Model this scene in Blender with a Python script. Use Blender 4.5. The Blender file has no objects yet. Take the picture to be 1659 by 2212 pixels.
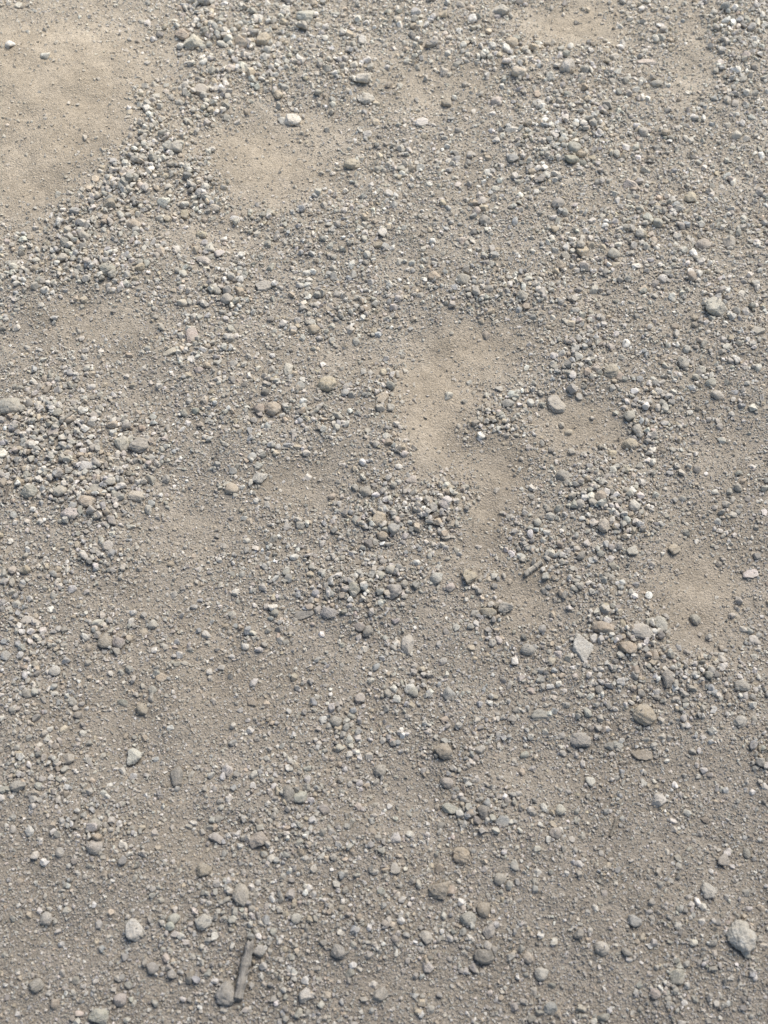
import bpy, bmesh, math, random
import numpy as np
from mathutils import Vector, Matrix, Euler
random.seed(7); rng = np.random.default_rng(11)
scene = bpy.context.scene; COL = scene.collection
R = math.radians
# ------------------------------------------------------------------ camera model (photo plan in 1659 x 2212 units)
PW, PH = 1659.0, 2212.0
HC, PITCH, VF = 1.3, R(60), R(50)
TV = math.tan(VF/2); TH = TV*0.75
F = np.array([0, math.cos(PITCH), -math.sin(PITCH)]); U = np.array([0, math.sin(PITCH), math.cos(PITCH)])
def project(x, y, z=0.0):
    dz = z-HC
    dep = y*F[1]+dz*F[2]
    sy = (y*U[1]+dz*U[2])/dep; sx = x/dep
    return (sx/(2*TH)+.5)*PW, (.5-sy/(2*TV))*PH, dep
def unproject(px, py, z=0.0):
    sx = (px/PW-.5)*2*TH; sy = (.5-py/PH)*2*TV
    d = F+sy*U
    t = (z-HC)/d[2]
    return sx*t, d[1]*t, t            # x, y, depth
def mpp(dep): return dep*2*TH/PW      # metres per photo unit

# ------------------------------------------------------------------ noise
TAB = rng.random((8, 256, 256)).astype(np.float32)
def noise2(x, y, f, k=0):
    x = np.asarray(x)*f+57.3*(k+1); y = np.asarray(y)*f+31.7*(k+1)
    xi = np.floor(x).astype(np.int64); yi = np.floor(y).astype(np.int64)
    fx = x-xi; fy = y-yi; fx = fx*fx*(3-2*fx); fy = fy*fy*(3-2*fy)
    T = TAB[k % 8]; a = xi & 255; b = yi & 255; a1 = (xi+1) & 255; b1 = (yi+1) & 255
    return (T[a, b]*(1-fx)+T[a1, b]*fx)*(1-fy)+(T[a, b1]*(1-fx)+T[a1, b1]*fx)*fy

# ------------------------------------------------------------------ where gravel gathers and where sand lies bare
SAND = """110 190 250 170 1;50 380 150 120 1;310 110 70 90 .7;590 340 150 75 .9;640 265 120 40 .6;500 300 60 40 .5;
900 170 120 60 .75;960 215 60 40 .6;1260 40 110 50 1;1480 120 40 90 .8;1450 210 50 40 .4;1000 745 110 55 1.1;935 860 80 100 1.3;930 960 52 70 1.3;
1050 1080 50 120 1.1;1010 1190 60 40 .6;1240 930 85 48 1.1;1150 1290 85 55 1;1210 1330 60 30 .8;1515 1290 85 100 .9;1460 1190 60 60 .6;
650 1040 90 45 .8;420 1130 110 60 .7;450 1480 200 110 .5;130 1570 130 50 .4;640 1400 90 50 .3;390 1830 140 50 .4;
170 700 130 55 .6;470 500 110 35 .6;760 760 90 40 .5;1300 420 90 50 .3;600 770 70 40 .4;1550 1120 80 50 .4;300 1280 120 50 .4;
1140 1660 100 50 .3;1520 1640 90 60 .3;800 1550 70 40 .3;130 1860 110 50 .3;1300 1960 120 50 .3;560 1620 110 50 .3;60 470 90 30 .8;
1010 330 80 40 .3;700 160 60 30 .3;1330 640 80 40 .3;300 830 70 40 .3;1560 960 70 60 .5;1190 700 40 40 .3;870 1700 60 30 .3;1330 1840 80 40 .3;650 1900 70 30 .3;
200 2120 80 50 .2;850 2130 80 40 .2;1250 2120 100 40 .2"""
GRAV = """470 60 110 60 .7;560 150 170 50 .8;640 40 90 40 .5;400 230 80 60 .8;330 300 60 60 1;300 350 60 50 1;240 440 50 60 1;190 500 60 50 1;130 560 70 45 1;50 600 80 45 .9;250 540 70 50 .7;
90 950 130 90 1;190 1050 140 60 1;60 880 80 50 .6;300 950 80 40 .6;240 1200 90 45 .6;840 1080 90 60 1;800 1120 60 50 .9;960 1090 50 60 1;
750 1270 110 50 .8;1290 1070 90 60 1;1320 1150 60 40 .8;1375 930 40 50 .9;1060 920 60 50 .9;1120 850 50 40 .7;850 960 50 40 .8;700 930 50 50 .6;
1340 260 180 60 .6;1600 90 60 100 .7;1580 200 60 60 .6;500 620 70 40 .7;420 390 60 60 .5;650 500 90 40 .4;1080 640 110 50 .7;1480 1460 70 60 .9;880 1480 60 40 .7;
80 1660 90 60 .5;560 1820 80 50 .6;1050 1750 70 50 .8;700 1960 140 50 .4;1080 1320 60 35 .8;1390 1350 80 40 .5;1250 760 60 50 .5;730 640 80 40 .5;
1200 300 120 60 .3;900 620 60 40 .4;1450 600 90 50 .4;1330 500 80 40 .4;230 600 90 60 .4;420 760 70 30 .4;960 1620 60 50 .4;1230 1270 40 50 .5;1310 1260 60 50 .5;
600 910 70 50 .6;480 880 60 50 .4;220 1370 60 50 .5;560 1030 40 40 .5;840 860 45 40 .6;200 1790 50 40 .5;1020 1980 70 50 .4;500 1970 70 60 .3;640 1720 50 40 .5;870 1290 60 50 .5;
1290 1000 60 50 .7;820 1350 60 60 .4;1440 900 60 50 .3;1180 980 40 50 .5;1200 1180 50 60 .5;760 850 40 30 .5"""
def par(s): return [tuple(float(v) for v in q.split()) for q in s.replace('\n', '').split(';') if q.strip()]
SAND, GRAV = par(SAND), par(GRAV)
GX0, GX1, GY0, GY1, CE = -1.3, 1.3, -.35, 2.5, .0016
NX, NY = int((GX1-GX0)/CE), int((GY1-GY0)/CE)
CD = .006
dxs = np.arange(GX0-.02, GX1+.02, CD); dys = np.arange(GY0-.02, GY1+.02, CD)
DX, DY = np.meshgrid(dxs, dys, indexing='ij')
PX, PY, _ = project(DX, DY)
PXw = PX+(noise2(DX, DY, 14, 0)-.5)*60+(noise2(DX, DY, 40, 1)-.5)*46
PYw = PY+(noise2(DX, DY, 14, 2)-.5)*50+(noise2(DX, DY, 40, 3)-.5)*40
g = np.zeros_like(DX); s = np.zeros_like(DX)
for cx, cy, rx, ry, w in GRAV:
    g = np.maximum(g, w*np.exp(-(((PXw-cx)/rx)**2+((PYw-cy)/ry)**2)*.9))
for cx, cy, rx, ry, w in SAND:
    q = ((PXw-cx)/rx)**2+((PYw-cy)/ry)**2
    w = w if w > .85 else w*.7
    s = np.maximum(s, w*np.exp(-q**1.4*.8))
n = .4*noise2(DX, DY, 8, 4)+.3*noise2(DX, DY, 20, 5)+.3*noise2(DX, DY, 50, 6)
DEN = np.clip(.37+(n-.5)*.85+.66*g-.60*s*(1-.75*g), 0.0, 1)
SANDM = np.clip(s*(1-.6*g), 0, 1)
def blur(a, k):
    for ax in (0, 1):
        c = np.cumsum(np.pad(a, [(k+1, k) if i == ax else (0, 0) for i in (0, 1)], mode='edge'), axis=ax)
        a = (np.take(c, range(2*k+1, c.shape[ax]), ax)-np.take(c, range(0, c.shape[ax]-2*k-1), ax))/(2*k+1)
    return a
DENB = blur(blur(DEN, 4), 4); SANDB = blur(blur(SANDM, 6), 5)
def samp(A, x, y):
    fx = np.clip((np.asarray(x)-dxs[0])/CD, 0, len(dxs)-1.001); fy = np.clip((np.asarray(y)-dys[0])/CD, 0, len(dys)-1.001)
    i = fx.astype(int); j = fy.astype(int); u = fx-i; v = fy-j
    return (A[i, j]*(1-u)+A[i+1, j]*u)*(1-v)+(A[i, j+1]*(1-u)+A[i+1, j+1]*u)*v
MX, MY, _ = unproject(120, 190)
def ground_h(x, y):
    x = np.asarray(x, float); y = np.asarray(y, float)
    h = .018*(samp(DENB, x, y)-.35)
    h = h+.016*(noise2(x, y, 2.6, 1)-.5)+.009*(noise2(x, y, 7, 2)-.5)+.007*(noise2(x, y, 20, 3)-.5)
    h = h+.0028*(noise2(x, y, 60, 4)-.5)+.0014*(noise2(x, y, 160, 5)-.5)
    h = h+.022*np.exp(-(((x-MX)/.28)**2+((y-MY)/.22)**2))
    far = np.clip((np.hypot(x, y-1)-3)/20, 0, 1)
    return h+far*.25*(noise2(x, y, .12, 6)-.5)
def place(px, py):
    z = 0.0
    for _ in range(3):
        x, y, t = unproject(px, py, z); z = float(ground_h(x, y))
    return x, y, z, t

# ------------------------------------------------------------------ materials
def newmat(name):
    m = bpy.data.materials.new(name); m.use_nodes = True; nt = m.node_tree; nt.nodes.clear()
    o = nt.nodes.new('ShaderNodeOutputMaterial'); b = nt.nodes.new('ShaderNodeBsdfPrincipled')
    nt.links.new(b.outputs[0], o.inputs[0]); b.inputs['Roughness'].default_value = .92
    b.inputs['Specular IOR Level'].default_value = .25
    return m, nt, b
class NB:
    def __init__(s, nt): s.nt = nt
    def n(s, t, **k):
        q = s.nt.nodes.new(t)
        for a, v in k.items(): setattr(q, a, v)
        return q
    def l(s, a, b): s.nt.links.new(a, b)
    def noise(s, vec, scale, detail=4, rough=.6):
        q = s.n('ShaderNodeTexNoise'); q.inputs['Scale'].default_value = scale; q.inputs['Detail'].default_value = detail
        q.inputs['Roughness'].default_value = rough; s.l(vec, q.inputs['Vector']); return q.outputs['Fac']
    def rng(s, v, a, b, c, d):
        q = s.n('ShaderNodeMapRange'); s.l(v, q.inputs[0])
        for i, w in enumerate((a, b, c, d)): q.inputs[i+1].default_value = w
        return q.outputs[0]
    def mix(s, f, a, b, blend='MIX'):
        q = s.n('ShaderNodeMix', data_type='RGBA', blend_type=blend)
        for v, i in ((f, 0), (a, 6), (b, 7)):
            if isinstance(v, (int, float)): q.inputs[i].default_value = v
            elif isinstance(v, tuple): q.inputs[i].default_value = (*v, 1)
            else: s.l(v, q.inputs[i])
        return q.outputs[2]
    def math(s, op, a, b):
        q = s.n('ShaderNodeMath', operation=op)
        for i, v in enumerate((a, b)):
            if isinstance(v, (int, float)): q.inputs[i].default_value = v
            else: s.l(v, q.inputs[i])
        return q.outputs[0]
    def bump(s, h, st, dist, nrm=None):
        q = s.n('ShaderNodeBump'); q.inputs['Strength'].default_value = st; q.inputs['Distance'].default_value = dist
        s.l(h, q.inputs['Height'])
        if nrm: s.l(nrm, q.inputs['Normal'])
        return q.outputs[0]
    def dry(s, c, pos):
        """light falloff painted into the base colour: brighter farther on, darker close by"""
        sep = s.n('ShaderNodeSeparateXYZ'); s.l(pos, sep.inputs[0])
        return s.mix(1.0, c, s.mix(s.rng(sep.outputs[1], .1, 1.9, 0, 1), (.76, .755, .765), (1.26, 1.255, 1.23)), 'MULTIPLY')  # shaded near tone to lit far tone, multiplied into the colour
DUST = (.425, .372, .292)
def stone_mat(name, dusty):
    m, nt, b = newmat(name); k = NB(nt)
    tc = k.n('ShaderNodeTexCoord').outputs['Object']; pos = k.n('ShaderNodeNewGeometry').outputs['Position']
    at = k.n('ShaderNodeAttribute', attribute_name='tint')
    c = at.outputs['Color']
    mott = k.noise(tc, 170, 5, .75)
    c = k.mix(1.0, c, k.mix(k.rng(mott, .32, .68, 0, 1), (.72, .68, .61), (1.3, 1.3, 1.3)), 'MULTIPLY')
    sp = k.noise(tc, 800, 2, .7)
    c = k.mix(k.math('MULTIPLY', k.rng(sp, .55, .62, 0, 1), at.outputs['Alpha']), c, (.10, .095, .09))
    c = k.mix(k.rng(sp, .44, .34, 0, .55), c, (.64, .61, .56))
    d1 = k.rng(k.noise(tc, 75, 4, .75), .39, .60, .03, dusty)
    c = k.mix(d1, c, DUST)
    k.l(k.dry(c, pos), b.inputs['Base Color'])  # dry() multiplies the painted light falloff into the colour
    k.l(k.bump(k.noise(tc, 380, 5, .8), .8, .0025), b.inputs['Normal'])
    return m
M_stone = stone_mat('weathered_stone', .6)
def gravel_mat():
    m, nt, b = newmat('gravel_chips'); k = NB(nt)
    pos = k.n('ShaderNodeNewGeometry').outputs['Position']
    at = k.n('ShaderNodeAttribute', attribute_name='tint')
    f = k.noise(pos, 330, 3, .75)
    c = k.mix(1.0, at.outputs['Color'], k.mix(k.rng(f, .32, .68, 0, 1), (.70, .68, .65), (1.28, 1.28, 1.28)), 'MULTIPLY')
    c = k.mix(k.rng(k.noise(pos, 90, 1, .5), .4, .65, .06, .48), c, DUST)
    k.l(k.dry(c, pos), b.inputs['Base Color']); k.l(k.bump(f, .6, .002), b.inputs['Normal'])  # dry() multiplies the painted light falloff into the colour
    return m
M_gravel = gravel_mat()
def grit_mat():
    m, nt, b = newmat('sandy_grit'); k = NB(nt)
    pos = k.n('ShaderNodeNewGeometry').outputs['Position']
    k.l(k.dry(k.n('ShaderNodeAttribute', attribute_name='tint').outputs['Color'], pos), b.inputs['Base Color'])  # dry() multiplies the painted light falloff into the colour
    return m
M_grit = grit_mat()
def ground_mat():
    m, nt, b = newmat('sandy_ground'); k = NB(nt)
    pos = k.n('ShaderNodeNewGeometry').outputs['Position']
    bare = k.n('ShaderNodeAttribute', attribute_name='tint')
    c = k.mix(1.0, bare.outputs['Color'], k.mix(k.rng(k.noise(pos, 9, 5, .7), .35, .65, 0, 1), (.86, .85, .83), (1.12, 1.12, 1.12)), 'MULTIPLY')
    v = k.n('ShaderNodeTexVoronoi'); v.inputs['Scale'].default_value = 420; k.l(pos, v.inputs['Vector'])
    hs = k.n('ShaderNodeSeparateColor'); k.l(v.outputs['Color'], hs.inputs[0])
    c = k.mix(.5, c, k.mix(hs.outputs[0], (.6, .59, .57), (1.4, 1.4, 1.42)), 'MULTIPLY')
    k.l(k.dry(c, pos), b.inputs['Base Color'])  # dry() multiplies the painted light falloff into the colour
    h1 = k.math('ADD', k.math('MULTIPLY', v.outputs['Distance'], -.7), k.noise(pos, 260, 4, .75))
    k.l(k.bump(h1, .75, .0034), b.inputs['Normal'])
    b.inputs['Roughness'].default_value = .97
    return m
M_ground = ground_mat()
def twig_mat():
    m, nt, b = newmat('weathered_bark'); k = NB(nt)
    tc = k.n('ShaderNodeTexCoord').outputs['Object']
    mp = k.n('ShaderNodeMapping'); mp.inputs['Scale'].default_value = (1, .1, 1); k.l(tc, mp.inputs[0])
    at = k.n('ShaderNodeAttribute', attribute_name='tint')
    f = k.noise(mp.outputs[0], 600, 5, .75)
    c = k.mix(1.0, at.outputs['Color'], k.mix(k.rng(f, .35, .65, 0, 1), (.5, .48, .46), (1.5, 1.47, 1.4)), 'MULTIPLY')
    c = k.mix(k.rng(k.noise(tc, 130, 4, .7), .5, .75, 0, .4), c, DUST)
    k.l(c, b.inputs['Base Color']); k.l(k.bump(f, .8, .0025), b.inputs['Normal'])
    return m
M_twig = twig_mat()

# ------------------------------------------------------------------ mesh helpers
def np_mesh(name, V, T, C, smooth):
    me = bpy.data.meshes.new(name)
    nv, nf, w = len(V), len(T), T.shape[1]
    me.vertices.add(nv); me.vertices.foreach_set('co', np.ascontiguousarray(V, np.float32).ravel())
    me.loops.add(nf*w); me.loops.foreach_set('vertex_index', np.ascontiguousarray(T, np.int32).ravel())
    me.polygons.add(nf); me.polygons.foreach_set('loop_start', np.arange(0, nf*w, w, dtype=np.int32))
    me.polygons.foreach_set('use_smooth', np.full(nf, smooth, bool))
    if C is not None:
        a = me.attributes.new('tint', 'FLOAT_COLOR', 'POINT'); a.data.foreach_set('color', np.ascontiguousarray(C, np.float32).ravel())
    me.update(calc_edges=True)
    return me
def link(name, me, mat, kind=None):
    o = bpy.data.objects.new(name, me); COL.objects.link(o); me.materials.append(mat)
    if kind: o['kind'] = kind
    return o
def ico(sub):
    bm = bmesh.new(); bmesh.ops.create_icosphere(bm, subdivisions=sub, radius=1)
    V = np.array([v.co[:] for v in bm.verts]); T = np.array([[v.index for v in f.verts] for f in bm.faces]); bm.free()
    return V/np.linalg.norm(V, axis=1)[:, None], T
ICO = {i: ico(i) for i in (3, 4, 5)}
OCT = (np.array([[1, 0, 0], [-1, 0, 0], [0, 1, 0], [0, -1, 0], [0, 0, 1], [0, 0, -1]], float),
       np.array([[0, 2, 4], [2, 1, 4], [1, 3, 4], [3, 0, 4], [2, 0, 5], [1, 2, 5], [3, 1, 5], [0, 3, 5]]))
def unit(V):
    ext = V.max(0)-V.min(0); return (V-(V.max(0)+V.min(0))/2)/(ext/2)
def carve(D, style, r, rough=.03):
    """a stone: a ball cut by random planes; style sets how sharp the cuts stay"""
    npl, p, lo, hi = {'r': (12, 10, .70, .98), 'a': (12, 24, .50, .86), 'f': (7, 34, .55, .88)}[style]
    N = r.normal(size=(npl, 3))
    if style == 'f': N[:, 2] *= .25
    N /= np.linalg.norm(N, axis=1)[:, None]
    h = r.uniform(lo, hi, npl)
    if style == 'f':
        N = np.vstack([N, [[.1, .05, 1], [.05, -.1, -1]]]); h = np.append(h, [.5, .5])
    q = np.maximum(D@N.T, 0)/h
    rad = (np.sum(q**p, axis=1)+.9)**(-1/p)
    for fr, am, m in ((2.3, 1.2, 6), (5, 1.0, 7), (11, .75, 8), (21, .5, 8), (37, .3, 8)):
        W = r.normal(size=(m, 3))*fr; ph = r.uniform(0, 6.28, m)
        rad = rad*(1+rough*am*np.sum(np.sin(D@W.T+ph), axis=1)/(2*math.sqrt(m)))
    return unit(D*rad[:, None])
def hull(npts, r, boxy):
    """a crushed chip: convex hull of a few random points, as triangles"""
    P = r.normal(size=(npts, 3)); P /= (np.abs(P)**boxy).sum(1)[:, None]**(1/boxy); P *= r.uniform(.83, 1.0, (npts, 1))
    bm = bmesh.new(); [bm.verts.new(p) for p in P]
    bmesh.ops.convex_hull(bm, input=bm.verts[:])
    bmesh.ops.delete(bm, geom=[v for v in bm.verts if not v.link_faces], context='VERTS')
    bmesh.ops.triangulate(bm, faces=bm.faces[:]); bmesh.ops.recalc_face_normals(bm, faces=bm.faces[:])
    bm.verts.index_update()
    V = np.array([v.co[:] for v in bm.verts]); T = np.array([[v.index for v in f.verts] for f in bm.faces]); bm.free()
    return unit(V), T
LIB = {3: [(carve(ICO[3][0], st, rng, .07), ICO[3][1]) for st in 'raaaarf'*5],
       2: [hull(int(rng.integers(15, 28)), rng, rng.uniform(2.0, 4.2)) for _ in range(48)],
       1: [hull(int(rng.integers(9, 14)), rng, rng.uniform(2.0, 4.2)) for _ in range(40)],
       0: [(OCT[0]*rng.uniform(.7, 1.1, (6, 1))+rng.normal(size=(6, 3))*.15, OCT[1]) for _ in range(20)]}
def rot(yaw, t1, t2):
    n = len(yaw); cz, sz = np.cos(yaw), np.sin(yaw); cx, sx = np.cos(t1), np.sin(t1); cy, sy = np.cos(t2), np.sin(t2)
    Z = np.zeros(n); O = np.ones(n)
    A = np.stack([cz, -sz, Z, sz, cz, Z, Z, Z, O], 1).reshape(n, 3, 3)
    B = np.stack([O, Z, Z, Z, cx, -sx, Z, sx, cx], 1).reshape(n, 3, 3)
    C = np.stack([cy, Z, sy, Z, O, Z, -sy, Z, cy], 1).reshape(n, 3, 3)
    return B@C@A
def stamp(sub, P, S, yaw, t1, t2, col):
    """many little stones in one sheet of gravel: arrays of positions, semi-axes, turns, colours"""
    L = LIB[sub]; pick = rng.integers(0, len(L), len(P)); RM = rot(yaw, t1, t2)
    Vs, Ts, Cs = [], [], []; off = 0
    for i, (sh, T0) in enumerate(L):
        ix = np.where(pick == i)[0]
        if not len(ix): continue
        V = np.einsum('nij,nvj->nvi', RM[ix], sh[None]*S[ix][:, None, :])+P[ix][:, None, :]
        nv = sh.shape[0]
        Vs.append(V.reshape(-1, 3)); Cs.append(np.repeat(col[ix], nv, axis=0))
        Ts.append((T0[None]+(np.arange(len(ix))*nv)[:, None, None]).reshape(-1, 3)+off); off += nv*len(ix)
    return np.concatenate(Vs), np.concatenate(Ts), np.concatenate(Cs)

# ------------------------------------------------------------------ ground sheet to the horizon
SOIL = np.array([.335, .295, .238]); TAN = np.array([.385, .325, .245])
core = np.arange(-1.35, 1.3501, .0042)
ext = 1.35*1.16**np.arange(1, 42)
gx = np.concatenate([-ext[::-1], core, ext])
corey = np.arange(-.4, 2.55, .0042)
gy = np.concatenate([-.4-(ext[::-1]-1.35), corey, corey[-1]+(ext-1.35)])
XX, YY = np.meshgrid(gx, gy, indexing='ij'); ZZ = ground_h(XX, YY)
nx, ny = len(gx), len(gy); I = np.arange(nx*ny).reshape(nx, ny)
Q = np.stack([I[:-1, :-1], I[1:, :-1], I[1:, 1:], I[:-1, 1:]], -1).reshape(-1, 4)
sb = np.clip(samp(SANDB, XX, YY)*1.15, 0, 1).reshape(-1, 1)
gcol = np.concatenate([SOIL*(1-sb)+TAN*sb, np.ones_like(sb)], 1)
gme = np_mesh('ground', np.stack([XX, YY, ZZ], -1).reshape(-1, 3), Q, gcol, True)
link('ground', gme, M_ground, 'structure')

# ------------------------------------------------------------------ raster of what is already lying there
cxs = GX0+(np.arange(NX)+.5)*CE; cys = GY0+(np.arange(NY)+.5)*CE
CX, CY = np.meshgrid(cxs, cys, indexing='ij')
G0 = ground_h(CX, CY).astype(np.float32); H = G0.copy()
def drop(x, y, r, c, embed, maxcov):
    i0, j0 = int((x-GX0)/CE), int((y-GY0)/CE); k = max(1, int(r/CE+.5))
    if i0-k < 0 or j0-k < 0 or i0+k+1 >= NX or j0+k+1 >= NY: return None
    h = H[i0-k:i0+k+1, j0-k:j0+k+1]; gg = G0[i0-k:i0+k+1, j0-k:j0+k+1]
    lift = h-gg
    cov = (lift > .0008).mean()
    if cov > maxcov: return None
    z0 = float(gg.mean())+.6*float(lift.mean())
    zc = z0+c*embed
    a = np.arange(-k, k+1)*CE; d2 = (a[:, None]**2+a[None]**2)/(r*r)
    np.maximum(h, np.where(d2 < 1, zc+c*np.sqrt(np.maximum(0, 1-d2)), -9).astype(np.float32), out=h)
    return zc
PAL = {'W': (.65, .615, .55), 'P': (.515, .48, .415), 'G': (.38, .358, .31), 'D': (.245, .232, .206), 'T': (.46, .388, .29),
       'B': (.36, .307, .243), 'K': (.49, .428, .362), 'S': (.51, .485, .44), 'L': (.355, .352, .335)}
CW = {'W': 'whitish', 'P': 'pale grey', 'G': 'grey', 'D': 'dark grey', 'T': 'tan', 'B': 'brown', 'K': 'pinkish', 'S': 'speckled', 'L': 'blue-grey'}
KEYS = list('WPGDTBKSL'); WT = np.array([.12, .24, .34, .05, .09, .03, .03, .03, .07]); WT /= WT.sum()
PALA = np.array([PAL[k] for k in KEYS])

# the stones one can point at: photo x, y, width, height, colour, form
BIG = """420 95 42 36 P a;395 78 32 26 T r;520 95 31 30 T a;568 88 28 32 T r;660 40 36 32 P a;785 172 32 30 P a;435 200 30 30 K a;98 122 20 18 W a;22 97 22 18 W a;
1225 148 37 35 S a;1120 157 30 28 K r;1105 95 27 22 T r;1395 135 42 17 K f;1080 25 38 32 P a;1325 125 25 17 P a;1418 182 26 20 G r;790 218 35 27 P a;632 262 36 27 W a;965 225 23 21 B r;
1072 222 25 24 P a;912 268 32 21 W a;380 320 28 29 G a;1105 283 28 18 W a;1390 288 23 22 G r;1590 295 22 21 P r;1240 322 27 26 G r;1232 348 30 26 G a;280 380 26 23 P a;1365 402 38 24 K a;
1490 430 27 23 T a;1205 440 27 23 G r;355 440 27 25 W a;237 443 32 25 B a;290 488 29 26 T r;760 358 35 26 T r;1048 478 24 22 G r;435 508 24 18 T r;826 505 19 22 W a;1518 532 35 27 K r;1575 528 27 29 G a;
1325 550 27 29 G r;1258 545 28 24 T a;440 564 34 20 P r;455 540 26 22 P a;232 585 38 30 G r;572 620 36 28 G f;520 632 25 23 T a;490 648 28 25 G r;468 630 26 24 P a;938 598 25 25 T r;1000 605 29 26 G r;
1128 640 26 29 G r;1545 668 47 42 P a;612 700 19 17 W a;678 714 25 21 T r;1635 715 34 26 G f;395 655 24 19 P r;706 833 41 35 T r;623 800 22 31 P a;1320 806 31 35 T r;1203 875 44 38 K f;25 882 54 42 G r;
590 885 33 31 T r;560 884 25 25 B r;415 724 28 40 K f;370 762 36 19 P a;430 801 19 17 K a;825 860 31 26 T f;1360 900 25 23 G r;1550 855 28 23 P r;1475 785 24 31 G r;1360 962 33 26 T r;1377 930 24 26 G r;
302 965 44 33 G r;185 1008 41 27 W a;65 1063 35 31 G r;130 1062 28 25 P r;563 1035 34 28 S a;500 1058 29 24 T r;297 1074 37 25 K a;187 1085 35 26 T r;152 1112 37 27 P r;264 962 29 32 P a;205 1055 30 24 G f;
790 1063 27 23 G r;818 1125 28 38 T a;958 1092 25 23 L a;1215 1030 27 24 G r;1370 1093 24 27 W r;1305 1136 27 31 K a;1190 1117 22 22 P a;1455 1188 25 24 T a;1365 1192 25 20 P a;1015 1248 30 33 T a;
850 1280 36 31 L a;943 1250 30 25 S a;766 1272 27 29 G a;845 1232 24 20 P r;710 1326 34 25 L r;655 1329 46 20 D f;1090 1313 37 29 G a;1054 1323 35 20 B r;1303 1358 50 26 T r;1258 1401 46 60 W f;1355 1400 38 34 T a;
1385 1365 46 32 P r;1425 1350 28 36 P r;880 1394 27 48 P a;795 1365 23 25 D r;445 1372 19 21 W a;210 1345 27 21 W a;228 1386 28 33 B r;256 1390 28 25 G r;1442 1468 27 38 G a;1140 1405 30 26 G r;1602 1482 31 25 G r;
970 1500 26 27 L a;885 1490 24 22 W a;350 1465 28 21 T f;548 1475 17 21 W a;1390 1546 47 43 T r;1253 1600 45 30 G r;958 1621 39 38 B a;1385 1630 46 25 B f;1170 1545 46 24 G f;755 1600 16 23 W a;725 1560 27 23 G r;
623 1718 27 39 D r;649 1722 29 28 P a;292 1636 34 35 W a;308 1533 25 25 B r;383 1680 27 40 D a;820 1666 27 27 G r;492 1665 25 23 W a;965 1692 28 23 G r;1422 1730 34 27 W a;972 1748 35 22 P a;1045 1756 27 31 D r;
1085 1775 31 25 L f;205 1831 35 31 P r;205 1780 29 24 G r;560 1816 40 36 K a;470 1811 37 21 P a;855 1812 22 25 W a;995 1850 35 35 T a;440 1882 33 26 B r;950 1925 48 38 B a;520 1935 36 44 P r;1045 1966 29 30 B r;
1010 1987 36 30 G r;440 1991 35 31 W a;290 2010 36 44 W r;375 1986 25 24 P r;1530 1925 30 34 W r;1600 2026 60 68 W r;1056 2010 25 35 P a;490 2146 41 46 G r;925 2090 24 23 W a;1045 2066 42 30 D r;730 2056 31 30 G r;
215 2196 46 32 P a;1460 2110 35 30 P a;1170 2105 28 26 W r;560 2056 27 24 G r;330 2092 28 24 G a;1370 1990 28 25 L a;1200 1800 27 23 G r;640 1985 22 22 P r;920 2026 28 25 P a;80 2130 32 28 G r;820 2150 34 28 G a;
1300 2050 30 28 P r;1560 1860 26 24 G a;100 1985 30 27 P r;1190 2180 32 27 L a;660 2150 28 26 W a;40 1700 34 26 G a;120 1450 24 22 P r;60 1340 30 20 P f;1620 1240 34 22 W f;1500 1340 24 22 G r;1275 1690 22 20 W a;
700 1750 24 20 G a;1600 1560 26 24 P r;150 1640 24 22 K a;500 1330 20 17 P a;330 1350 20 20 P r;60 1500 24 20 G r;1210 1750 22 22 P a;260 2160 28 26 P r;1080 1900 26 24 G r"""
BIG = [(float(a), float(b), float(c), float(d), e, f) for a, b, c, d, e, f in (q.split() for q in BIG.replace('\n', '').split(';') if q.strip())]
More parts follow.
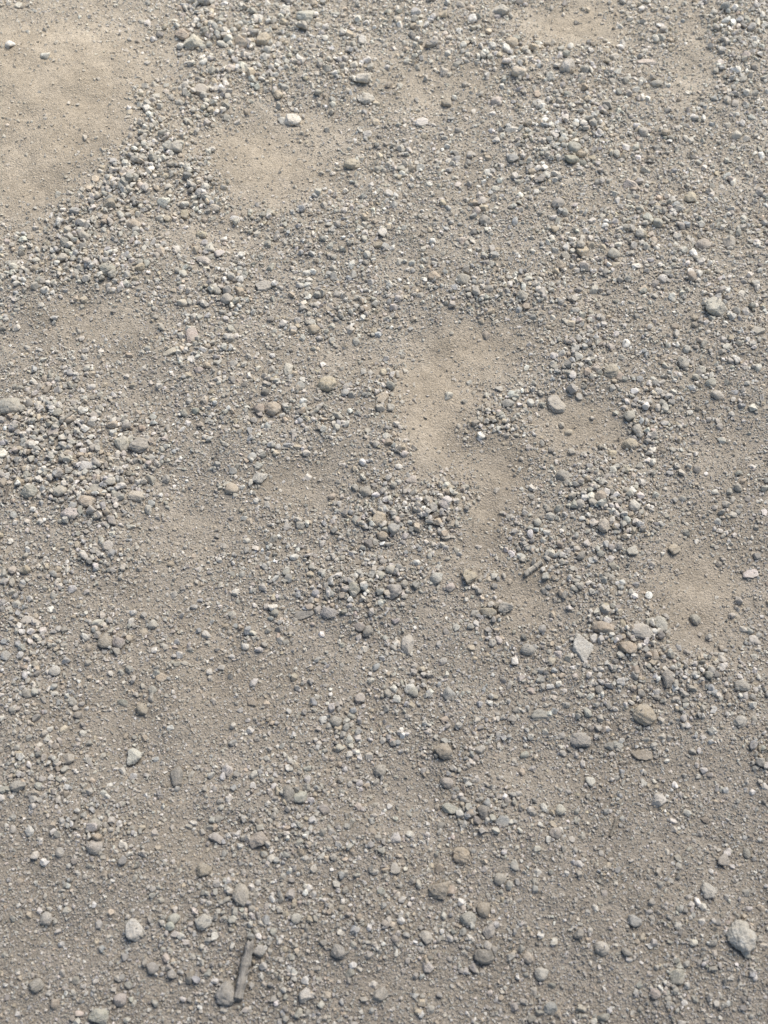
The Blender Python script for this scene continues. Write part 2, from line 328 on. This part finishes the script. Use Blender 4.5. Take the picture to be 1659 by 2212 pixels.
# landmark stones with labels of their own: (x, y) -> (short name for others, full label)
LM = {(420, 95): ("rough pale stone at top left", "rough pale grey stone, largest in the coarse gravel at the top left"),
(660, 40): ("pale stone by the top edge", "pale angular stone by the top edge, left of the middle"),
(785, 172): ("blocky pale stone at the top", "pale blocky stone alone on finer gravel below the top edge, slightly left of middle"),
(1225, 148): ("mottled stone at the top right", "mottled light and dark stone, biggest in the upper right quarter's gravel"),
(1395, 135): ("flat pinkish stone at top right", "flat pinkish stone lying sideways near the top right corner"),
(632, 262): ("white stone on the upper sand", "white angular stone at the edge of the upper left sandy patch"),
(1080, 25): ("grey block at the top edge", "pale grey block touching the top edge right of the middle"),
(1365, 402): ("long pinkish stone at upper right", "long pale pinkish angular stone in the gravel at the upper right"),
(355, 440): ("white stone below the left ridge", "white angular stone beside the coarse gravel ridge at upper left"),
(232, 585): ("smooth grey stone at upper left", "smooth wide grey stone below the coarse gravel ridge at the left"),
(572, 620): ("flat grey stone left of centre", "flat grey stone resting on top of the gravel, upper left of centre"),
(1545, 668): ("big stone at upper right", "big pale grey angular stone near the right edge, one third down"),
(1518, 532): ("pinkish stone near right edge", "rounded pinkish stone near the right edge, a quarter of the way down"),
(706, 833): ("tan porous stone", "tan porous round stone standing proud of the gravel left of the bare sand hollow"),
(1320, 806): ("tan oval stone at right", "tan porous oval stone on gravel right of the bare sand hollow"),
(1203, 875): ("flat pinkish slab", "flat pinkish slab half buried in sand right of the bare hollow"),
(25, 882): ("big stone at left edge", "big grey porous stone cut by the left edge of the picture"),
(590, 885): ("tan pebble pair", "right and larger one of two touching tan porous pebbles left of centre"),
(302, 965): ("grey knob at left", "broad grey knobbly stone at the right end of the left gravel heap"),
(185, 1008): ("white stone in left heap", "white angular stone in the coarse gravel heap at the left"),
(65, 1063): ("smooth grey stone in left heap", "smooth round grey stone low in the gravel heap by the left edge"),
(563, 1035): ("speckled granite stone", "black and white speckled granite stone left of centre"),
(1360, 962): ("tan stone below right hollow", "tan rounded stone at the right end of the small right-hand sand hollow"),
(818, 1125): ("tan pointed stone", "tan pointed stone in the dark gravel heap just below centre"),
(1305, 1136): ("pinkish white stone", "pinkish white angular stone in the gravel heap right of centre"),
(1015, 1248): ("tan block below centre", "tan upright block on sand, below and right of the central gravel heap"),
(850, 1280): ("bluish stone below centre", "bluish grey angular stone below the central gravel heap"),
(655, 1329): ("dark sliver of stone", "long dark flat sliver of stone lying slanted, lower left of centre"),
(1090, 1313): ("grey wedge right of centre", "grey wedge shaped stone in a small clump at right of centre"),
(1303, 1358): ("long tan oval stone", "long smooth tan oval stone lying sideways above the big whitish stone"),
(1258, 1401): ("big whitish oblong stone", "big whitish oblong stone, largest in the right middle of the picture"),
(880, 1394): ("pale upright stone", "narrow pale stone pointing up the picture, below centre"),
(1390, 1546): ("big tan round stone", "big tan round stone with smooth face, alone on grit at lower right"),
(1253, 1600): ("grey oval stone", "grey smooth oval stone lying sideways, lower left of the big tan round one"),
(958, 1621): ("brown chunk below middle", "brown angular chunk with flat top, right of the middle in lower half"),
(1385, 1630): ("flat brown slab", "flat brown slab sunk into grit below the big tan round stone"),
(292, 1636): ("whitish stone at lower left", "whitish tan angular stone alone on fine grit at the lower left"),
(623, 1718): ("dark upright egg stone", "dark grey egg shaped stone standing beside a pale one, lower left of middle"),
(1422, 1730): ("white block at lower right", "clean white angular block on grit at the lower right"),
(205, 1831): ("pale round stone at lower left", "pale round stone below a small twig at the lower left"),
(560, 1816): ("pinkish white chunk", "pinkish white chunk in a clump of gravel, lower left of middle"),
(995, 1850): ("tan chunk at lower middle", "tan angular chunk at the lower middle, above the brown wedge"),
(950, 1925): ("brown wedge", "big brown wedge shaped stone near the bottom middle"),
(290, 2010): ("white upright stone", "white upright stone at the bottom left, left of the charcoal twig"),
(1530, 1925): ("white stone near right edge", "white stone above and left of the largest pale stone at lower right"),
(1600, 2026): ("largest pale stone", "largest pale knobbly stone, near the bottom right corner"),
(490, 2146): ("round stone beside the twig", "round grey stone touching the lower end of the charcoal twig"),
(1045, 2066): ("dark stone at bottom middle", "dark rounded stone near the bottom edge, right of the middle"),
(215, 2196): ("pale stone on bottom edge", "pale angular stone cut by the bottom edge at the left")}

items = []      # individually built stones
for px, py, w, h, c, st in BIG:
    x, y, z, dep = place(px, py); m = mpp(dep)*1.08
    a, b = w*m/2, h*m/2*1.02
    cc = min(a, b)*{'r': .74, 'a': .74, 'f': .46}[st]
    zc = drop(x, y, min(a, b)*1.0, cc, .31 if st != 'f' else .0, 2)
    if zc is None: zc = z+.3*cc
    items.append(dict(x=x, y=y, z=zc, s=(a, b, cc), st=st, c=c, px=px, py=py, w=max(w, h), yaw=random.uniform(-.35, .35), t=(random.gauss(0, .1), random.gauss(0, .1)), key=(int(px), int(py))))

# ------------------------------------------------------------------ twigs (centre line on the ground)
def make_twig(label, p0, p1, width, tint, bend=.06, stub=None):
    x0, y0, z0, d0 = place(*p0); x1, y1, z1, d1 = place(*p1); m = mpp((d0+d1)/2)
    r0 = width*m/2; L = math.hypot(x1-x0, y1-y0); ang = math.atan2(-(x1-x0), y1-y0)
    nr, ns = 40, 14; V = []; r = np.random.default_rng(int(p0[0]))
    ph = r.uniform(0, 6.28, 6)
    ridge = r.uniform(-.2, .18, ns)
    for i in range(nr+1):
        t = i/nr; yy = (t-.5)*L
        cx = bend*L*math.sin(t*3.1+ph[0])*.6+.004*L*math.sin(t*11+ph[1]); cz = .006*L*math.sin(t*7+ph[2])
        rr = r0*(1.0-.08*t)*(1+.06*math.sin(t*17+ph[3])+.05*math.sin(t*31+ph[4]))
        rr *= 1+.22*math.exp(-((t-.62)/.03)**2)
        for j in range(ns):
            a = 2*math.pi*j/ns; q = rr*(1+ridge[j]+.06*r.normal())
            slant = (.5*r0*math.cos(a+ph[5])+r.normal()*.3*r0) if i in (0, nr) else 0
            V.append((cx+q*math.cos(a), yy+slant, cz+q*math.sin(a)*.8))
    T = []
    for i in range(nr):
        for j in range(ns):
            a, b = i*ns+j, i*ns+(j+1) % ns; T += [(a, b, b+ns), (a, b+ns, a+ns)]
    for base, flip in ((0, 1), (nr*ns, 0)):
        cidx = len(V); ring = np.array(V[base:base+ns]); V.append(tuple(ring.mean(0)))
        for j in range(ns):
            a, b = base+j, base+(j+1) % ns; T.append((cidx, b, a) if flip else (cidx, a, b))
    if stub:                                     # a broken-off side shoot
        o = len(V); t0 = (stub-.5)*L
        for i in range(5):
            q = r0*.4*(1-.1*i)
            for j in range(8):
                a = 2*math.pi*j/8
                V.append((r0*.6+i*r0*.2, t0+i*r0*.3+q*math.cos(a), q*math.sin(a)+r0*.2))
        for i in range(4):
            for j in range(8):
                a, b = o+i*8+j, o+i*8+(j+1) % 8; T += [(a, b+8, b), (a, a+8, b+8)]
        V.append((r0*.6+4.1*r0*.2, t0+4*r0*.3, r0*.2)); e = len(V)-1
        for j in range(8): T.append((o+32+j, e, o+32+(j+1) % 8))
    V = np.array(V)
    me = np_mesh('twig', V, np.array(T), np.tile((*tint, 1), (len(V), 1)), True)
    o = link('twig', me, M_twig)
    tt = np.linspace(0, 1, 12); gl = ground_h(x0+(x1-x0)*tt, y0+(y1-y0)*tt); k1 = np.polyfit(tt, gl, 1)
    zm = float(np.polyval(k1, .5)+max(0, (gl-np.polyval(k1, tt)).max()*.7))
    o.location = ((x0+x1)/2, (y0+y1)/2, zm+r0*.85)
    o.rotation_euler = (math.atan2(float(k1[0]), L), 0, ang)
    o['label'] = label; o['category'] = 'twig'; o['group'] = 'dead twigs lying on the gravel'
    for i in range(40):                          # mark as taken so gravel does not bury it
        t = i/39; drop(x0+(x1-x0)*t, y0+(y1-y0)*t, r0*1.4, r0, .8, 2)
make_twig('thick charcoal grey twig lying beside a round grey stone at the bottom left', (514, 2162), (540, 2038), 21, (.27, .25, .225), .0, .45)
make_twig('short dark twig lying above the pale round stone at lower left', (158, 1792), (176, 1752), 8, (.17, .155, .135))
make_twig('short pale grey stick lying on sand right of the centre', (1134, 1243), (1170, 1216), 13, (.42, .385, .33), .03)
make_twig('thin dark stick standing out at lower right, above the white block', (1318, 1808), (1330, 1768), 6, (.2, .18, .15))
make_twig('dark bit of twig at the left edge, below the gravel heap', (8, 1088), (20, 1055), 7, (.17, .15, .13))

# ------------------------------------------------------------------ scatter of gravel
depc = CY*F[1]-HC*F[2]; scl = (mpp(depc)/mpp(1.55))**.95
dcell = samp(DEN, CX, CY); scell = samp(SANDM, CX, CY)
def pick(W, n):
    cw = np.cumsum(W.ravel().astype(np.float64)); q = np.searchsorted(cw, rng.random(n)*cw[-1])
    i, j = np.unravel_index(np.minimum(q, W.size-1), W.shape)
    return cxs[i]+(rng.random(n)-.5)*CE, cys[j]+(rng.random(n)-.5)*CE, scl[i, j], dcell[i, j], scell[i, j]
def colours(n, sn=None):
    ci = rng.choice(len(KEYS), n, p=WT); c = PALA[ci]*rng.normal(1, .13, (n, 1)).clip(.65, 1.4)*rng.normal(1, .015, (n, 3))
    if sn is not None:
        f = (np.clip(sn, 0, 1)*.65)[:, None]; c = c*(1-f)+np.array([.44, .385, .305])*f
    return ci, np.concatenate([c.clip(.05, .82), (ci == 7).astype(float)[:, None]*.8+.12], 1)
M0 = mpp(1.55)
def scatter(W, n, lo, hi, power, cov_lo, cov_hi, pile=.5):
    x, y, sc, d, sn = pick(W, n)
    size = (lo+(hi-lo)*rng.random(n)**power)*M0*sc
    asp = rng.uniform(.6, 1.0, n); flat = rng.uniform(.48, .9, n)
    em = rng.uniform(-.3, .25, n)+pile*d
    order = np.argsort(-size); out = []
    for q in order:
        a = size[q]/2; c = a*flat[q]
        mc = cov_lo+(cov_hi-cov_lo)*d[q]
        z = drop(x[q], y[q], a*.82, c, em[q], mc)
        if z is not None: out.append((x[q], y[q], z, a, a*asp[q], c, sn[q]))
    return np.array(out)
B = scatter((dcell**2+.01)/scl**2, 2300, 18, 26, 2.2, .15, .6, .7)
C_ = scatter((dcell**1.5+.010)/scl**2, 40000, 9, 19, 2.1, .12, .8, .75)
Dd = scatter((dcell*.6+.44-.36*scell)/scl**2, 270000, 4.4, 9.6, 1.6, .55, .82, .4)

# the 300 largest are things: hand-placed ones plus the largest scattered ones inside the picture
pxB, pyB, dpB = project(B[:, 0], B[:, 1], B[:, 2]); wB = 2*B[:, 3]/mpp(dpB)
inside = (pxB > 12) & (pxB < PW-12) & (pyB > 12) & (pyB < PH-12)
cand = np.where(inside)[0]; cand = cand[np.argsort(-wB[cand])][:max(0, 300-len(items))]
ciB, colB = colours(len(B))
for q in cand:
    st = random.choice('raaarf'); a, b, c = B[q, 3:6]
    if st == 'f': c *= .7
    items.append(dict(x=B[q, 0], y=B[q, 1], z=B[q, 2], s=(a, b, c), st=st, c=KEYS[ciB[q]], px=pxB[q], py=pyB[q], w=wB[q], yaw=random.uniform(0, 6.28),
                      t=(random.gauss(0, .3), random.gauss(0, .3)), key=None))
restB = np.setdiff1d(np.arange(len(B)), cand)

# labels that single each stone out
lmk = {k: v for k, v in LM.items()}
keys = list(lmk)
def direction(dx, dy):
    a = math.degrees(math.atan2(-dy, dx)) % 360
    return ['right of', 'above right of', 'above', 'above left of', 'left of', 'below left of', 'below', 'below right of'][int((a+22.5)//45) % 8]
SHP = {'r': 'rounded', 'a': 'angular', 'f': 'flat'}
bag = {}
for it in items:
    if it['key'] in lmk: it['label'] = lmk[it['key']][1]; continue
    kk = min(keys, key=lambda k: (k[0]-it['px'])**2+(k[1]-it['py'])**2)
    it['dist'] = math.hypot(kk[0]-it['px'], kk[1]-it['py'])
    bag.setdefault((CW[it['c']], SHP[it['st']], direction(it['px']-kk[0], it['py']-kk[1]), kk), []).append(it)
ORD = ['nearest', 'second nearest', 'third nearest', 'fourth nearest', 'fifth nearest', 'sixth nearest', 'seventh nearest']
for (cw, sh, dr, kk), L in bag.items():
    L.sort(key=lambda t: t['dist'])
    for i, it in enumerate(L):
        near = ('just ' if it['dist'] < 70 else 'well ' if it['dist'] > 150 else '')
        kind = 'stone' if it['w'] > 25 else 'pebble'
        it['label'] = (f"{cw} {sh} {kind} {near}{dr} the {lmk[kk][0]}" if len(L) == 1 else f"{cw} {sh} {kind}, {ORD[min(i,6)]} {dr} the {lmk[kk][0]}")
for n_, it in enumerate(items):
    r = np.random.default_rng(100+n_); sub = 5 if it['w'] > 30 else 4
    D_, T_ = ICO[sub]
    V = carve(D_, it['st'], r, .12 if it['w'] > 65 else .08)*np.array(it['s'])
    V = (rot(np.array([it['yaw']]), np.array([it['t'][0]]), np.array([it['t'][1]]))[0]@V.T).T
    col = np.array(PAL[it['c']])*r.normal(1.02, .05)*r.normal(1, .02, 3)
    C4 = np.tile((*col, .95 if it['c'] == 'S' else .25), (len(V), 1))
    nm = {'r': 'rounded_stone', 'a': 'angular_stone', 'f': 'flat_stone'}[it['st']]
    me = np_mesh(nm, V, T_, C4, True); o = link(nm, me, M_stone); o.location = (it['x'], it['y'], it['z'])
    o['label'] = it['label']; o['category'] = 'stone'; o['group'] = 'larger loose stones on the gravel ground'

def tri(n, s=.3): return rng.uniform(0, 6.28, n), rng.normal(0, s, n), rng.normal(0, s, n)
parts = []
for arr, sub, col in ((B[restB], 3, colB[restB]), (C_, 2, None), (Dd, 1, None)):
    if col is None: col = colours(len(arr), arr[:, 6])[1]
    parts.append(stamp(sub, arr[:, :3], arr[:, 3:6], *tri(len(arr), .4), col))
Vs, Ts, Cs = [], [], []; off = 0
for V, T, C in parts: Vs.append(V); Ts.append(T+off); Cs.append(C); off += len(V)
link('gravel', np_mesh('gravel', np.concatenate(Vs), np.concatenate(Ts), np.concatenate(Cs), False), M_gravel, 'stuff')

# fine grit
n = 580000
x, y, sc, d, sn = pick((.9+.1*dcell-.35*scell)/scl**2, n)
size = (2.6+4.4*rng.random(n)**1.7)*M0*sc*(1-.45*sn)
ii = ((x-GX0)/CE).astype(int).clip(0, NX-1); jj = ((y-GY0)/CE).astype(int).clip(0, NY-1)
lift = H[ii, jj]-G0[ii, jj]
keep = (lift < .0016) | (rng.random(n) < .05)
x, y, size, ii, jj, sn = x[keep], y[keep], size[keep], ii[keep], jj[keep], sn[keep]; n = len(x)
S = np.stack([size/2, size/2*rng.uniform(.65, 1, n), size/2*rng.uniform(.6, 1, n)], 1)
P = np.stack([x, y, H[ii, jj]+S[:, 2]*.4*(1-.9*sn)], 1)
ci, col = colours(n)
s1 = np.clip(sn*1.15, 0, 1)[:, None]; sandc = (SOIL*(1-s1)+TAN*s1)*1.1; mixf = (rng.uniform(.0, .45, n)+.4*s1[:, 0]).clip(0, .92)[:, None]
col[:, :3] = col[:, :3]*(1-mixf)+sandc*mixf
V, T, C = stamp(0, P, S, *tri(n, .6), col)
link('grit', np_mesh('grit', V, T, C, False), M_grit, 'stuff')
for nm, lb, ct in (('gravel', 'small mixed grey and tan gravel pebbles covering the ground', 'gravel'), ('grit', 'fine sandy grit between the gravel pebbles', 'grit')):
    o = bpy.data.objects[nm]; o['label'] = lb; o['category'] = ct
bpy.data.objects['ground']['label'] = 'uneven dusty tan sandy ground'; bpy.data.objects['ground']['category'] = 'ground'
print('COUNTS', len(items), len(B), len(C_), len(Dd), n)

# ------------------------------------------------------------------ light and camera
w = bpy.data.worlds.new('World'); scene.world = w; w.use_nodes = True; nt = w.node_tree
bg = nt.nodes['Background']; sky = nt.nodes.new('ShaderNodeTexSky'); sky.sky_type = 'NISHITA'; sky.sun_disc = False
EL, AZ = R(50), R(35)
sky.sun_elevation = EL; sky.sun_rotation = AZ; nt.links.new(sky.outputs[0], bg.inputs[0]); bg.inputs[1].default_value = .15
sd = bpy.data.lights.new('sun', 'SUN'); sd.energy = 5.0; sd.angle = R(38); sd.color = (1, .955, .885)
so = bpy.data.objects.new('sun', sd); COL.objects.link(so)
dv = Vector((math.sin(AZ)*math.cos(EL), math.cos(AZ)*math.cos(EL), math.sin(EL)))
so.rotation_euler = dv.to_track_quat('Z', 'Y').to_euler(); so.location = dv*10
cd = bpy.data.cameras.new('camera'); co = bpy.data.objects.new('camera', cd); COL.objects.link(co); scene.camera = co
cd.sensor_fit = 'VERTICAL'; cd.sensor_height = 24; cd.lens = 12/TV; cd.clip_start = .05; cd.clip_end = 2000
co.location = (0, 0, HC); co.rotation_euler = (math.pi/2-PITCH, 0, 0)
cd.dof.use_dof = True; cd.dof.focus_distance = 1.55; cd.dof.aperture_fstop = 3.8
scene.view_settings.view_transform = 'Standard'; scene.view_settings.look = 'None'; scene.view_settings.exposure = 0
